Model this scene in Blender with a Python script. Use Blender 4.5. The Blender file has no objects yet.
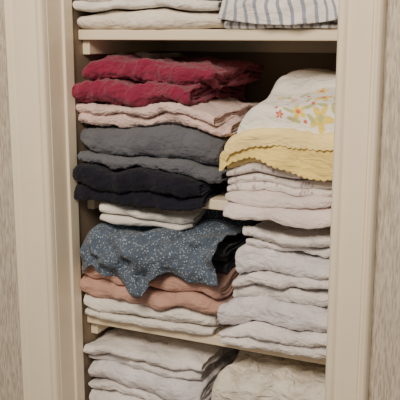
import bpy, math, random
from mathutils import Vector, noise, Matrix
random.seed(7)
S = bpy.context.scene
COL = S.collection

# ------------------------------------------------------------------ materials
def new_mat(name):
    m = bpy.data.materials.new(name); m.use_nodes = True
    nt = m.node_tree; b = nt.nodes['Principled BSDF']
    return m, nt, b
def N(nt, t, **k):
    n = nt.nodes.new(t)
    for a, v in k.items(): setattr(n, a, v)
    return n
def ramp(nt, stops):
    r = N(nt, 'ShaderNodeValToRGB')
    e = r.color_ramp.elements
    e[0].position, e[0].color = stops[0][0], (*stops[0][1], 1)
    e[1].position, e[1].color = stops[-1][0], (*stops[-1][1], 1)
    for p, c in stops[1:-1]:
        x = e.new(p); x.color = (*c, 1)
    return r
def mixc(nt, fac, a, b):
    m = N(nt, 'ShaderNodeMix', data_type='RGBA')
    nt.links.new(fac, m.inputs[0])
    for s, i in ((a, 6), (b, 7)):
        if isinstance(s, tuple): m.inputs[i].default_value = (*s, 1)
        else: nt.links.new(s, m.inputs[i])
    return m.outputs[2]
def cloth(name, col, terry=0.5, wr=0.5, pattern=None, col2=None, sheen=0.25):
    m, nt, b = new_mat(name)
    tc = N(nt, 'ShaderNodeTexCoord')
    big = N(nt, 'ShaderNodeTexNoise'); big.inputs['Scale'].default_value = 14; big.inputs['Detail'].default_value = 4
    nt.links.new(tc.outputs['Object'], big.inputs['Vector'])
    dark = tuple(c*0.84 for c in col); lite = tuple(min(1, c*1.1) for c in col)
    r = ramp(nt, [(0.3, dark), (0.7, lite)])
    nt.links.new(big.outputs[0], r.inputs[0])
    c = r.outputs[0]
    if pattern == 'ditsy':
        v = N(nt, 'ShaderNodeTexVoronoi'); v.inputs['Scale'].default_value = 240
        nt.links.new(tc.outputs['UV'], v.inputs['Vector'])
        rr = ramp(nt, [(0.14, (1, 1, 1)), (0.36, (0, 0, 0))]); nt.links.new(v.outputs['Distance'], rr.inputs[0])
        c = mixc(nt, rr.outputs[0], c, col2)
    elif pattern == 'dots':
        v = N(nt, 'ShaderNodeTexVoronoi'); v.inputs['Scale'].default_value = 95
        nt.links.new(tc.outputs['UV'], v.inputs['Vector'])
        rr = ramp(nt, [(0.24, (1, 1, 1)), (0.4, (0, 0, 0))]); nt.links.new(v.outputs['Distance'], rr.inputs[0])
        c = mixc(nt, rr.outputs[0], c, col2)
    elif pattern == 'stripes':
        w = N(nt, 'ShaderNodeTexWave', wave_type='BANDS', bands_direction='X')
        w.inputs['Scale'].default_value = 17; w.inputs['Distortion'].default_value = 0
        nt.links.new(tc.outputs['UV'], w.inputs['Vector'])
        rr = ramp(nt, [(0.72, (0, 0, 0)), (0.82, (1, 1, 1))]); nt.links.new(w.outputs['Fac'], rr.inputs[0])
        c = mixc(nt, rr.outputs[0], c, col2)
    elif pattern == 'lace':
        v = N(nt, 'ShaderNodeTexNoise'); v.inputs['Scale'].default_value = 38; v.inputs['Detail'].default_value = 3
        nt.links.new(tc.outputs['UV'], v.inputs['Vector'])
        rr = ramp(nt, [(0.52, (0, 0, 0)), (0.62, (1, 1, 1))]); nt.links.new(v.outputs[0], rr.inputs[0])
        c = mixc(nt, rr.outputs[0], c, col2)
    elif pattern == 'paint':
        a = N(nt, 'ShaderNodeVertexColor', layer_name='paint')
        c = a.outputs[0]
    nt.links.new(c, b.inputs['Base Color'])
    b.inputs['Roughness'].default_value = 0.95
    b.inputs['Specular IOR Level'].default_value = 0.15
    b.inputs['Sheen Weight'].default_value = sheen
    b.inputs['Sheen Roughness'].default_value = 0.6
    f = N(nt, 'ShaderNodeTexNoise'); f.inputs['Scale'].default_value = 330 if terry > .3 else 900
    f.inputs['Detail'].default_value = 3
    nt.links.new(tc.outputs['Object'], f.inputs['Vector'])
    mp = N(nt, 'ShaderNodeMapping'); mp.inputs['Rotation'].default_value = (0.2, 0.3, 0.5); mp.inputs['Scale'].default_value = (1, 1, 2.2)
    nt.links.new(tc.outputs['Object'], mp.inputs[0])
    w2 = N(nt, 'ShaderNodeTexNoise'); w2.inputs['Scale'].default_value = 26; w2.inputs['Detail'].default_value = 4
    w2.inputs['Distortion'].default_value = 1.0
    nt.links.new(mp.outputs[0], w2.inputs['Vector'])
    b1 = N(nt, 'ShaderNodeBump'); b1.inputs['Strength'].default_value = terry; b1.inputs['Distance'].default_value = 0.0045 if terry > .3 else .001
    nt.links.new(f.outputs[0], b1.inputs['Height'])
    b2 = N(nt, 'ShaderNodeBump'); b2.inputs['Strength'].default_value = wr; b2.inputs['Distance'].default_value = 0.018
    nt.links.new(w2.outputs[0], b2.inputs['Height']); nt.links.new(b1.outputs[0], b2.inputs['Normal'])
    nt.links.new(b2.outputs[0], b.inputs['Normal'])
    return m
def paint_mat(name, col, rough=0.45):
    m, nt, b = new_mat(name)
    tc = N(nt, 'ShaderNodeTexCoord')
    n = N(nt, 'ShaderNodeTexNoise'); n.inputs['Scale'].default_value = 5; n.inputs['Detail'].default_value = 5
    nt.links.new(tc.outputs['Object'], n.inputs['Vector'])
    r = ramp(nt, [(0.3, tuple(c*.93 for c in col)), (0.7, col)]); nt.links.new(n.outputs[0], r.inputs[0])
    nt.links.new(r.outputs[0], b.inputs['Base Color']); b.inputs['Roughness'].default_value = rough
    bp = N(nt, 'ShaderNodeBump'); bp.inputs['Strength'].default_value = .1; bp.inputs['Distance'].default_value = .003
    n2 = N(nt, 'ShaderNodeTexNoise'); n2.inputs['Scale'].default_value = 70
    nt.links.new(tc.outputs['Object'], n2.inputs['Vector']); nt.links.new(n2.outputs[0], bp.inputs['Height'])
    nt.links.new(bp.outputs[0], b.inputs['Normal'])
    return m
def wallpaper(name, c1, c2):
    m, nt, b = new_mat(name)
    tc = N(nt, 'ShaderNodeTexCoord')
    mp = N(nt, 'ShaderNodeMapping'); mp.inputs['Scale'].default_value = (420, 420, 45)
    nt.links.new(tc.outputs['Object'], mp.inputs[0])
    n = N(nt, 'ShaderNodeTexNoise'); n.inputs['Scale'].default_value = 1; n.inputs['Detail'].default_value = 3
    nt.links.new(mp.outputs[0], n.inputs['Vector'])
    r = ramp(nt, [(0.36, c1), (0.60, c2)]); nt.links.new(n.outputs[0], r.inputs[0])
    nt.links.new(r.outputs[0], b.inputs['Base Color']); b.inputs['Roughness'].default_value = .8
    bp = N(nt, 'ShaderNodeBump'); bp.inputs['Strength'].default_value = .6; bp.inputs['Distance'].default_value = .0012
    nt.links.new(n.outputs[0], bp.inputs['Height']); nt.links.new(bp.outputs[0], b.inputs['Normal'])
    return m

M_TRIM = paint_mat('cream_gloss_paint', (.86, .76, .59), .35)
M_SHELF = paint_mat('shelf_paint', (.82, .71, .53), .5)
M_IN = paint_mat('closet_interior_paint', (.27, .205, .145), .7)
M_WALL = wallpaper('textured_wallpaper', (.38, .325, .26), (.61, .54, .45))
M_FLOOR = paint_mat('floor_boards', (.25, .16, .09), .4)
M_CEIL = paint_mat('ceiling_paint', (.7, .66, .6), .8)

# ------------------------------------------------------------------ room shell
def mesh_obj(name, verts, faces, mat, smooth=False, parent=None):
    me = bpy.data.meshes.new(name); me.from_pydata(verts, [], faces); me.update()
    if smooth:
        me.polygons.foreach_set('use_smooth', [True]*len(me.polygons))
    o = bpy.data.objects.new(name, me); COL.objects.link(o); me.materials.append(mat)
    if parent: o.parent = parent
    return o
def boxes(name, bl, mat, bevel=0.0):
    V = []; F = []
    for (x0, x1, y0, y1, z0, z1) in bl:
        k = len(V)
        V += [(x0,y0,z0),(x1,y0,z0),(x1,y1,z0),(x0,y1,z0),(x0,y0,z1),(x1,y0,z1),(x1,y1,z1),(x0,y1,z1)]
        F += [tuple(k+i for i in f) for f in ((0,3,2,1),(4,5,6,7),(0,1,5,4),(1,2,6,5),(2,3,7,6),(3,0,4,7))]
    o = mesh_obj(name, V, F, mat)
    if bevel:
        m = o.modifiers.new('bevel', 'BEVEL'); m.width = bevel; m.segments = 3
    return o
XL, XR, YB = -.310, .309, .43
boxes('wall_front', [(-1.6, XL-.02, -.08, -.0, 0, 2.4), (XR+.02, 1.8, -.08, 0, 0, 2.4), (XL-.02, XR+.02, -.08, 0, 2.12, 2.4)], M_WALL)
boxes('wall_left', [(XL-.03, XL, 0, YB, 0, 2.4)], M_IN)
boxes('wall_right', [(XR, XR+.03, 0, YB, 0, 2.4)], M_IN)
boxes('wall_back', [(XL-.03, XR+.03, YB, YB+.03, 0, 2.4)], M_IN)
boxes('floor', [(-1.6, 1.8, -2.6, YB, -.03, 0)], M_FLOOR)
boxes('ceiling', [(-1.6, 1.8, -.08, YB+.03, 2.4, 2.43)], M_CEIL)
boxes('trim_1', [(XL-.02, XL, -.082, 0.0, 0, 2.12), (XL-.001, XL+.006, -.03, .003, 0, 2.12)], M_TRIM, .002)
boxes('trim_2', [(XR, XR+.02, -.082, 0.0, 0, 2.12), (XR-.006, XR+.001, -.03, .003, 0, 2.12)], M_TRIM, .002)
boxes('trim_3', [(XL, XR, -.082, 0.0, 2.10, 2.12)], M_TRIM, .002)
def casing(name, xin, w, sgn):
    P = [(0, 0), (0, .014), (.002, .018), (.006, .0205), (.011, .0205), (.015, .018), (.017, .0145), (.019, .0135),
         (.024, .0145), (.034, .018), (w*.62, .021), (w*.72, .0225), (w*.78, .0225), (w*.80, .019), (w*.83, .0195), (w*.88, .0265), (w*.94, .028), (w*.985, .025), (w, .02), (w, 0)]
    V = []; F = []
    n = len(P)
    for z in (0, 2.19):
        for t, p in P: V.append((xin + sgn*t, -.08 - p, z))
    for i in range(n-1):
        F.append((i, i+1, n+i+1, n+i))
    F.append(tuple(range(n))); F.append(tuple(range(2*n-1, n-1, -1)))
    o = mesh_obj(name, V, F, M_TRIM, True)
    o.modifiers.new('es', 'EDGE_SPLIT').split_angle = math.radians(50)
    return o
casing('trim_4', XL-.001, .092, -1)
casing('trim_5', XR-.002, .080, 1)
boxes('trim_6', [(XL, XR, -.101, -.0805, 2.10, 2.19)], M_TRIM, .004)

SH = {1: 1.487, 2: 1.135, 3: .830, 4: .53}
TH = .022
for k in (1, 2, 3, 4):
    z = SH[k]
    o = boxes('closet_shelf', [(XL+.001, XR-.001, .028, YB-.001, z, z+TH)], M_SHELF, .003)
    boxes('shelf_cleat', [(XL+.0005, XL+.019, .045, YB-.001, z-.032, z-.0005), (XR-.019, XR-.0005, .045, YB-.001, z-.032, z-.0005),
                          (XL+.019, XR-.019, YB-.019, YB-.0005, z-.032, z-.0005)], M_SHELF, .002)

# ------------------------------------------------------------------ cloth tools
def sst(a, b, x):
    t = max(0, min(1, (x-a)/(b-a))); return t*t*(3-2*t)
def make_warp(seed, zb, amp=.010, sag=0.0, sagh=.06, xdroop=None, lim=(XL+.001, XR-.002), ztop=None, lean=0):
    off = Vector((seed*7.3, seed*3.1, seed*5.7))
    def f(v):
        x, y, z = v
        k = sst(0, .05, z-zb)
        p = Vector((x*6, y*6, z*6)) + off
        q = Vector((x*19, y*17, z*20)) + off
        a = noise.noise_vector(p); b = noise.noise_vector(q)
        dx = (a.x*amp*1.0 + b.x*amp*.45)*k + lean*(z-zb)
        dy = (a.y*amp*1.4 + b.y*amp*.6)*(.3+.7*k)
        dz = (a.z*amp*1.1 + b.z*amp*.6)*k
        if sag and y < .035:
            dz -= sag*((.035-y)/.045)**1.4*(1-sst(0, sagh, z-zb))
        if xdroop:
            for (xe, wd, am) in xdroop:
                t = 1-min(1, abs(x-xe)/wd); dz -= am*t*t*k
        nx = max(lim[0], min(lim[1], x+dx))
        ny = max(-.07, min(YB-.025, y+dy))
        if ny < .004: nx = max(XL+.0065, min(XR-.0065, nx))
        nz = z+dz
        if y > .02 or not sag: nz = max(nz, zb+.0005)
        if ztop: nz = min(nz, ztop)
        return (nx, ny, nz)
    return f

class Builder:
    def __init__(s): s.V=[]; s.F=[]; s.UV=[]; s.C=[]
    def grid(s, rows, uvs, closed=True, cols=None):
        k = len(s.V); n = len(rows[0]); m = len(rows)
        for i, r in enumerate(rows):
            s.V += r; s.UV += uvs[i]
            if cols: s.C += cols[i]
        for i in range(m-1):
            for j in range(n if closed else n-1):
                j2 = (j+1) % n
                s.F.append((k+i*n+j, k+i*n+j2, k+(i+1)*n+j2, k+(i+1)*n+j))
        if closed:
            h = n//2
            for base, fl in ((k, False), (k+(m-1)*n, True)):
                for j in range(h-1):
                    f = (base+j, base+n-1-j, base+n-2-j, base+j+1)
                    s.F.append(f[::-1] if fl else f)
    def finish(s, name, mat, solid=None):
        o = mesh_obj(name, s.V, s.F, mat, True)
        me = o.data
        uv = me.uv_layers.new(name='UVMap')
        li = [0]*len(me.loops); me.loops.foreach_get('vertex_index', li)
        flat = []
        for i in li: flat += s.UV[i]
        uv.data.foreach_set('uv', flat)
        if s.C:
            ca = me.color_attributes.new('paint', 'FLOAT_COLOR', 'POINT')
            fl = []
            for c in s.C: fl += [c[0], c[1], c[2], 1]
            ca.data.foreach_set('color', fl)
        if solid:
            md = o.modifiers.new('thick', 'SOLIDIFY'); md.thickness = solid; md.offset = -1
        return o

PILE = bpy.data.textures.new('terry_pile', 'CLOUDS'); PILE.noise_scale = .0048; PILE.noise_depth = 1
LUMP = bpy.data.textures.new('terry_lump', 'CLOUDS'); LUMP.noise_scale = .022; LUMP.noise_depth = 2
def fluffy(o, a=.004, lump=.007):
    s = o.modifiers.new('sub', 'SUBSURF'); s.levels = 1; s.render_levels = 1; s.subdivision_type = 'SIMPLE'
    for t, st in ((LUMP, lump), (PILE, a)):
        d = o.modifiers.new('pile', 'DISPLACE'); d.texture = t; d.texture_coords = 'LOCAL'; d.strength = st; d.mid_level = .5
    return o

def u_path(yf, yb, zlo, zhi, off):
    H = (zhi-zlo); R = H/2-off; zc = (zlo+zhi)/2; yc = yf+H*.5*1.15
    pts = []
    ny_ = 15
    ys = [yb-(yb-yc)*((i/ny_)**.8) for i in range(ny_)]
    for y in ys: pts.append((y, zc-R, 0, -1))
    na = 14
    for i in range(na+1):
        a = -math.pi/2 - math.pi*i/na
        cy, cz = math.cos(a), math.sin(a)
        pts.append((yc+cy*(H/2*1.15-off), zc+cz*R, cy, cz))
    for y in reversed(ys): pts.append((y, zc+R, 0, 1))
    out = []; s = 0
    for i, p in enumerate(pts):
        if i: s += math.hypot(p[0]-pts[i-1][0], p[1]-pts[i-1][1])
        out.append((*p, s))
    return out

def folded(name, mat, x0, x1, yf, yb, z0, z1, leaves=2, nest=2, rot=0, warp=None, wr=.003, jit=.008, seed=0, B=None, gap=.0004, weights=None, puff=.004, round_=.016, wedge=0, fo=None, jx=.004, xo=None):
    if x0 < -.285: x0 -= .007
    rnd = random.Random(seed*13+5)
    own = B is None
    if own: B = Builder()
    ws = weights or [rnd.uniform(.6, 1.3) for _ in range(leaves)]
    tot = sum(ws); z = z0
    cx = (x0+x1)/2; cy = (yf+yb)/2; hw = (x1-x0)/2
    cr, sr = math.cos(rot), math.sin(rot)
    for L in range(leaves):
        h = (z1-z0)*ws[L]/tot
        lo, hi = z+gap, z+h-gap; z += h
        fy = yf + rnd.uniform(-jit, jit) + (fo[L] if fo else 0); xa = x0 + rnd.uniform(0, jx); xb = x1 - rnd.uniform(0, jit)
        if xo: xa += xo[L][0]; xb += xo[L][1]
        t = (hi-lo)/(2*nest+.3)
        for k in range(nest):
            off = t*(k+.5)
            path = u_path(fy, yb-rnd.uniform(0, jit), lo, hi, off)
            xa2 = xa + rnd.uniform(-.001, .003)*(k > 0) + .001*k; xb2 = xb - rnd.uniform(-.001, .004)*(k > 0) - .001*k
            step = .0055 if k == 0 else .018
            nx = max(8, int((xb2-xa2)/step))
            xs = [xa2, xa2+.0012] + [xa2+.003+(xb2-xa2-.006)*i/nx for i in range(nx+1)] + [xb2-.0012, xb2]
            sc = [.25, .72] + [1]*(nx+1) + [.72, .25]
            rows = []; uvs = []
            for x, s_ in zip(xs, sc):
                row = []; uv = []
                e = abs(x-cx)/hw
                frnd = round_*max(0, e-.6)**2/.16
                if x < cx: frnd *= .25
                fn = noise.noise(Vector((x*11+seed*3, L*5.3+seed, 0)))*.012 + noise.noise(Vector((x*33+seed*3, L*5.3+seed, 4)))*.004
                for side in (1, -1):
                    seq = path if side == 1 else path[::-1]
                    for (y, zz, ny, nz, s) in seq:
                        hh = t*.48*s_*side
                        py = y+ny*hh; pz = zz+nz*hh; px = x
                        front = 1-sst(fy, fy+.16, py)
                        py += (frnd+fn)*front
                        if puff:
                            zc = (lo+hi)/2
                            pn = noise.noise(Vector((px*10+seed*2, py*9, L*3.7+seed)))
                            pz += pn*puff + (pz-zc)*(-.22*max(0, e-.75)/.25*front)
                        if wr:
                            w = (noise.noise(Vector((px*24+seed, py*40, pz*34+L*3+seed)))+.5*noise.noise(Vector((px*60+pz*40, py*60, pz*50+L*3+seed))))*wr
                            py += ny*w; pz += nz*w*.6
                        pz += wedge*(pz-z0)/(z1-z0)*(px-cx)/hw
                        dx, dy = px-cx, py-cy
                        v = (cx+dx*cr-dy*sr, cy+dx*sr+dy*cr, pz)
                        if warp: v = warp(v)
                        row.append(v); uv.append((x, s))
                rows.append(row); uvs.append(uv)
            B.grid(rows, uvs)
    if own: return B.finish(name, mat)

def drape(name, mat, x0, x1, yb, yf, ztop, drop, warp=None, pleat=.003, pf=(30, 10), ang=.6, seed=0, thick=.002, paint=None, res=.003, r=.012, zfun=None, extra=None, sideL=0):
    B = Builder()
    nx = int((x1-x0)/res); rows = []; uvs = []; cols = []
    ltop = yb-yf
    for i in range(nx+1):
        x = x0+(x1-x0)*i/nx
        d = drop(x); total = ltop+math.pi/2*r+d
        ns = int((ltop+.12)/(res*1.15))
        row = []; uv = []; cc = []
        for j in range(ns+1):
            s = total*j/ns
            if s < ltop-r: y, z, ny, nz = yb-s, ztop, 0, 1
            elif s < ltop-r+math.pi/2*r:
                a = (s-ltop+r)/r; y = yf+r-math.sin(a)*r; z = ztop-r+math.cos(a)*r; ny, nz = -math.sin(a), math.cos(a)
            else: y, z, ny, nz = yf, ztop-r-(s-ltop+r-math.pi/2*r), -1, 0
            sr = s-ltop
            u = (x*math.cos(ang)+sr*math.sin(ang)); w = (-x*math.sin(ang)+sr*math.cos(ang))
            q = Vector((u*pf[0]+seed*3.3, w*pf[1]+seed, seed*1.7))
            n1 = noise.noise(q); n2 = noise.noise(q*2.3)
            h = ((1-abs(n1)*2.2)*.8+n2*.5)*pleat
            xx = x
            if sideL and x < x0+sideL:
                tt = (x0+sideL-x)/sideL; z -= sideL*.8*tt*tt
            if zfun: z += zfun(x, y)
            v = (xx, y+ny*h, z+nz*h)
            if extra: v = extra(v, sr)
            if warp: v = warp(v)
            row.append(v); uv.append((x, sr)); cc.append(paint(x, sr) if paint else (1, 1, 1))
        rows.append(row); uvs.append(uv); cols.append(cc)
    B.grid(rows, uvs, closed=False, cols=cols if paint else None)
    return B.finish(name, mat, solid=thick)

# ------------------------------------------------------------------ cloth materials
m_white = cloth('white_terry', (.80, .76, .755), .5, .5)
m_white2 = cloth('white_cotton', (.82, .78, .735), .2, .6)
m_cream = cloth('cream_cotton', (.80, .73, .62), .2, .5)
m_lilac = cloth('offwhite_lilac_terry', (.76, .73, .765), .5, .5)
m_burg = cloth('burgundy_terry', (.225, .014, .052), .6, .5, sheen=.18)
m_pink = cloth('pale_pink_terry', (.78, .57, .53), .6, .45)
m_grey = cloth('grey_terry', (.115, .12, .145), .6, .5, sheen=.15)
m_black = cloth('black_terry', (.012, .012, .022), .6, .5, sheen=.05)
m_yel = cloth('yellow_cotton', (.93, .70, .22), .2, .5)
m_yel2 = cloth('pale_yellow_cotton', (.92, .72, .30), .2, .5)
m_dots = cloth('dotted_cotton', (.82, .75, .71), .2, .5, 'dots', (.50, .40, .42))
m_pkw = cloth('pinkish_white_cotton', (.79, .68, .67), .5, .5)
m_blue = cloth('blue_ditsy_cotton', (.085, .115, .165), .1, .7, 'ditsy', (.42, .47, .52), sheen=.1)
m_navy = cloth('charcoal_cotton', (.05, .055, .07), .1, .6, sheen=.1)
m_terra = cloth('dusty_pink_cotton', (.54, .31, .245), .3, .6)
m_strip = cloth('striped_cotton', (.80, .76, .74), .1, .4, 'stripes', (.28, .31, .38))
m_floral = cloth('floral_cotton', (1, 1, 1), .15, .5, 'paint')
m_lace = cloth('cream_print_cotton', (.80, .75, .66), .2, .9, 'lace', (.66, .60, .50))

Z1, Z2, Z3, Z4 = [SH[k]+TH for k in (1, 2, 3, 4)]

# ---- top shelf
w = make_warp(1, Z1, .011)
folded('bed_sheet', m_cream, -.299, .035, .012, .36, Z1, 1.550, 1, 3, 0, w, seed=1)
folded('bed_sheet', m_white2, -.300, .030, .004, .36, 1.551, 1.60, 2, 2, .02, w, seed=2)
folded('bed_sheet', m_cream, -.295, .030, .012, .36, 1.601, 1.66, 2, 2, -.01, w, seed=3)
w = make_warp(2, Z1, .014)
folded('striped_pillowcase', m_strip, .045, .298, .02, .34, Z1, 1.555, 3, 2, -.05, w, seed=4, jit=.014, wedge=-.012)
drape('striped_tablecloth', m_strip, .055, .296, .33, .004, 1.575, lambda x: .010+.012*math.sin((x-.05)*14), w, .009, (26, 8), .9, seed=3, r=.018,
      extra=lambda v, s: (v[0]+.5*max(0, s+.02)*math.sin(v[0]*9-1), v[1], v[2]))
folded('white_pillowcase', m_white2, .05, .298, .03, .34, 1.585, 1.64, 2, 2, .03, w, seed=6)

# ---- shelf 2, left pile
w = make_warp(3, Z2, .016, sag=.022, sagh=.05, xdroop=[(.05, .13, .024)], lean=-.04)
fluffy(folded('black_towel', m_black, -.302, .022, -.014, .34, Z2, 1.214, 2, 2, .01, w, seed=11, jit=.014, weights=[.8, 1.1]))
fluffy(folded('grey_towel', m_grey, -.302, .056, .0, .35, 1.216, 1.302, 2, 2, 0, w, seed=12, weights=[.5, 1.3], jit=.01, round_=.028))
fluffy(folded('pale_pink_towel', m_pink, -.302, .066, .004, .35, 1.304, 1.352, 2, 2, -.01, w, seed=13, jit=.014, weights=[1, .8], xo=[(0, 0), (.0, -.015)], round_=.024))
fluffy(folded('burgundy_towel', m_burg, -.302, .020, -.004, .34, 1.354, 1.442, 2, 2, .0, w, seed=14, jit=.004, weights=[1.1, 1.0], fo=[0, .03], xo=[(0, -.03), (.025, 0)], wedge=.004, puff=.012, wr=.007, round_=.034), .0045, .014)
folded('cream_hand_towel', m_cream, -.30, -.20, .18, .36, 1.436, 1.448, 1, 2, .03, w, seed=15)

# ---- shelf 2, right pile
w = make_warp(4, Z2, .013, sag=.02, sagh=.05, xdroop=[(.06, .09, .018)])
folded('pinkish_bath_towel', m_pkw, .058, .303, -.02, .33, Z2, 1.196, 2, 2, 0, w, seed=21, jit=.01)
folded('dotted_pillowcase', m_dots, .058, .303, -.014, .33, 1.196, 1.248, 3, 2, .01, w, seed=22)
folded('yellow_tablecloth', m_yel2, .060, .303, -.016, .33, 1.248, 1.300, 2, 2, 0, w, seed=23, jit=.003)
def scal(x):
    return .016+.0035*abs(math.sin(x*math.pi/.013)) + .026*sst(.08, .26, x)
def scal2(x):
    return .004+.003*abs(math.sin(x*math.pi/.013+.6)) + .005*math.sin(x*16)
drape('yellow_scalloped_cloth', m_yel, .052, .304, .33, -.030, 1.305, scal, w, .005, (16, 9), .5, seed=5, res=.0022, sideL=.03)
drape('yellow_scalloped_cloth', m_yel2, .066, .304, .33, -.036, 1.318, scal2, w, .004, (20, 9), .2, seed=6, res=.0022, sideL=.02)
rise = lambda x, y: .040*sst(.0, .17, y)
folded('floral_tablecloth', m_white2, .100, .303, .006, .33, 1.324, 1.356, 2, 2, 0, w, seed=24)
folded('white_napkin', m_white2, .125, .303, .10, .33, 1.358, 1.388, 2, 2, 0, w, seed=25)
YEL=(.82,.62,.10); OLV=(.48,.50,.22); RED=(.66,.12,.10); WH=(.84,.81,.76); PK=(.74,.38,.32)
pet=[]
rp=random.Random(4)
def flower(cx, cs, R, n, c, c2):
    a0=rp.random()*6
    for i in range(n):
        a=a0+i*2*math.pi/n
        pet.append((cx+math.cos(a)*R*.6, cs+math.sin(a)*R*.6, R*.5, R*.27, a, c))
    pet.append((cx, cs, R*.28, R*.28, 0, c2))
flower(.265, .012, .025, 5, YEL, OLV); flower(.215, .002, .016, 5, YEL, RED); flower(.175, .012, .009, 5, RED, YEL)
flower(.25, -.045, .020, 5, YEL, RED); flower(.19, -.045, .010, 5, PK, YEL)
flower(.15, -.075, .012, 5, YEL, OLV); flower(.285, -.07, .013, 5, PK, YEL)
flower(.23, -.10, .015, 5, YEL, RED); flower(.18, -.13, .011, 5, RED, YEL); flower(.27, -.14, .015, 5, YEL, RED)
for (cx, cs, a) in ((.195,.000,.4),(.236,-.010,-.5),(.243,.014,.6),(.290,-.007,1.2),(.225,-.035,1.5),(.262,-.014,.2),(.205,.020,.2),(.17,-.055,.3),(.205,-.07,1.9),(.28,-.04,.9)):
    pet.append((cx, cs, .014, .0045, a, OLV))
for (cx, cs) in ((.185,-.020),(.165,-.004),(.24,-.018),(.288,-.026),(.215,-.06),(.228,.020),(.13,-.035)):
    pet.append((cx, cs, .0042, .0042, 0, RED))
def fpaint(x, s):
    for (cx, cs, a, b, an, c) in reversed(pet):
        dx, ds = x-cx, s-cs
        if abs(dx) > .03 or abs(ds) > .03: continue
        u = dx*math.cos(an)+ds*math.sin(an); v = -dx*math.sin(an)+ds*math.cos(an)
        if (u/a)**2+(v/b)**2 < 1: return c
    return WH
drape('floral_sheet', m_floral, .084, .304, .33, -.016, 1.366, lambda x: .022+.007*math.sin(x*20), w, .006, (18, 7), .7, seed=8, paint=fpaint, res=.0018, sideL=.04, r=.024, zfun=rise)
drape('white_cotton_sheet', m_white2, .105, .303, .33, .105, 1.378, lambda x: .004+.004*math.sin(x*30), w, .008, (20, 7), .9, seed=18, sideL=.03, zfun=rise)

# ---- shelf 3, left pile
w = make_warp(5, Z3, .014, xdroop=[(.03, .08, .014)], ztop=SH[2]-.003)
fluffy(folded('white_bath_towel', m_white2, -.300, .030, .0, .34, Z3, .910, 2, 2, .0, w, seed=31, jit=.01, weights=[.7, 1.2]), .002, .004)
folded('dusty_pink_sheet', m_terra, -.302, .048, -.010, .34, .911, .990, 2, 2, .0, w, seed=32, wr=.006, jit=.006, puff=.007, weights=[1, .9])
folded('charcoal_dress', m_navy, -.20, .048, .05, .34, .994, 1.060, 3, 2, -.05, w, seed=33, wr=.006, jit=.015, puff=.006)
def bd(x):
    t = (x+.28)/.31
    return .004+.032*math.exp(-((t-.20)/.12)**2)+.052*math.exp(-((t-.47)/.15)**2)+.016*math.exp(-((t-.85)/.15)**2)
def bx(v, sr):
    x, y, z = v
    a = math.sin((x*.9+z*1.0)*70+noise.noise(Vector((x*9, z*9, 2)))*3)
    c = noise.noise(Vector((x*26+z*16, z*30-x*8, y*14)))
    k = sst(-.12, .0, sr)
    return (x+.004*a*k, y-.008*a*k-.006*k*math.sin((x+.27)*9)-.012*c*k-.006*k, z+.009*a*(1-k)+.012*c*(1-.6*k))
drape('blue_print_blouse', m_blue, -.292, .046, .33, -.020, 1.064, bd, w, .014, (22, 7), .9, seed=12, res=.003, r=.028, extra=bx, sideL=.05,
      zfun=lambda x, y: .02*sst(-.2, -.02, x)*sst(0, .1, y))
folded('white_pillow_cover', m_white2, -.268, -.045, .014, .30, 1.080, 1.120, 2, 2, .12, w, seed=35, wedge=-.01)

# ---- shelf 3, right pile
w = make_warp(6, Z3, .015, xdroop=[(.05, .1, .022)], ztop=SH[2]-.003)
spec = [(.046, .303, -.012, Z3, .905, 2, m_white), (.048, .303, -.006, .906, .960, 1, m_lilac), (.058, .303, -.002, .961, 1.018, 2, m_white),
        (.080, .303, .002, 1.019, 1.066, 1, m_lilac), (.094, .300, .014, 1.067, 1.110, 2, m_white)]
for i, (a, b, f, za, zb_, L, m) in enumerate(spec):
    fluffy(folded('white_hand_towel', m, a, b, f, .33, za, zb_, L, 3 if L == 1 else 2, (.02, -.04, .05, -.06, .04)[i], w, seed=40+i, wr=.006, jit=.014, puff=.008, wedge=(.005, -.008, .006, -.008, 0)[i]), .0025, .006)

# ---- shelf 4
w = make_warp(7, Z4, .013, xdroop=[(.03, .12, .022)], ztop=SH[3]-.036)
zz = [Z4, .62, .685, .735, .785]
for i in range(4):
    fluffy(folded('white_cotton_blanket', m_white if i % 2 else m_lilac, -.296, .022-.01*i, .002+.005*i, .34, zz[i], zz[i+1], (2, 2, 1, 2)[i], 3, .02*(i-2), w, seed=50+i, wr=.005, jit=.012, puff=.006), .002, .005)
w = make_warp(8, Z4, .014, ztop=SH[3]-.006)
for i, (a, b) in enumerate(((Z4, .64), (.64, .745))):
    folded('cream_print_bedspread', m_lace, .040, .303, .01, .33, a, b, 2, 2, 0, w, seed=60+i, wr=.005, jit=.015)
drape('cream_print_bedcover', m_lace, .035, .304, .33, -.012, .772, lambda x: .07+.02*math.sin(x*25), w, .014, (18, 9), .5, seed=21, res=.003, r=.03)

# ------------------------------------------------------------------ light
def area(name, loc, target, size, power, col):
    l = bpy.data.lights.new(name, 'AREA'); l.size = size; l.energy = power; l.color = col
    o = bpy.data.objects.new(name, l); COL.objects.link(o); o.location = loc
    o.rotation_euler = (Vector(target)-Vector(loc)).to_track_quat('-Z', 'Y').to_euler()
    return o
area('ceiling_light', (.2, -1.7, 2.4), (0, 0, 1.1), .6, 50, (1, .86, .69))
W = bpy.data.worlds.new('room_ambient'); S.world = W; W.use_nodes = True
W.node_tree.nodes['Background'].inputs[0].default_value = (.94, .89, .81, 1)
W.node_tree.nodes['Background'].inputs[1].default_value = .29

# ------------------------------------------------------------------ camera
cam = bpy.data.cameras.new('camera'); co = bpy.data.objects.new('camera', cam); COL.objects.link(co)
cam.sensor_width = 36; cam.lens = 789/400*36; cam.clip_start = .05
F = Vector((-.4136, .8868, -.2062))
co.location = Vector((0, 0, 1.16)) - F*1.65
co.rotation_euler = F.to_track_quat('-Z', 'Y').to_euler()
S.camera = co
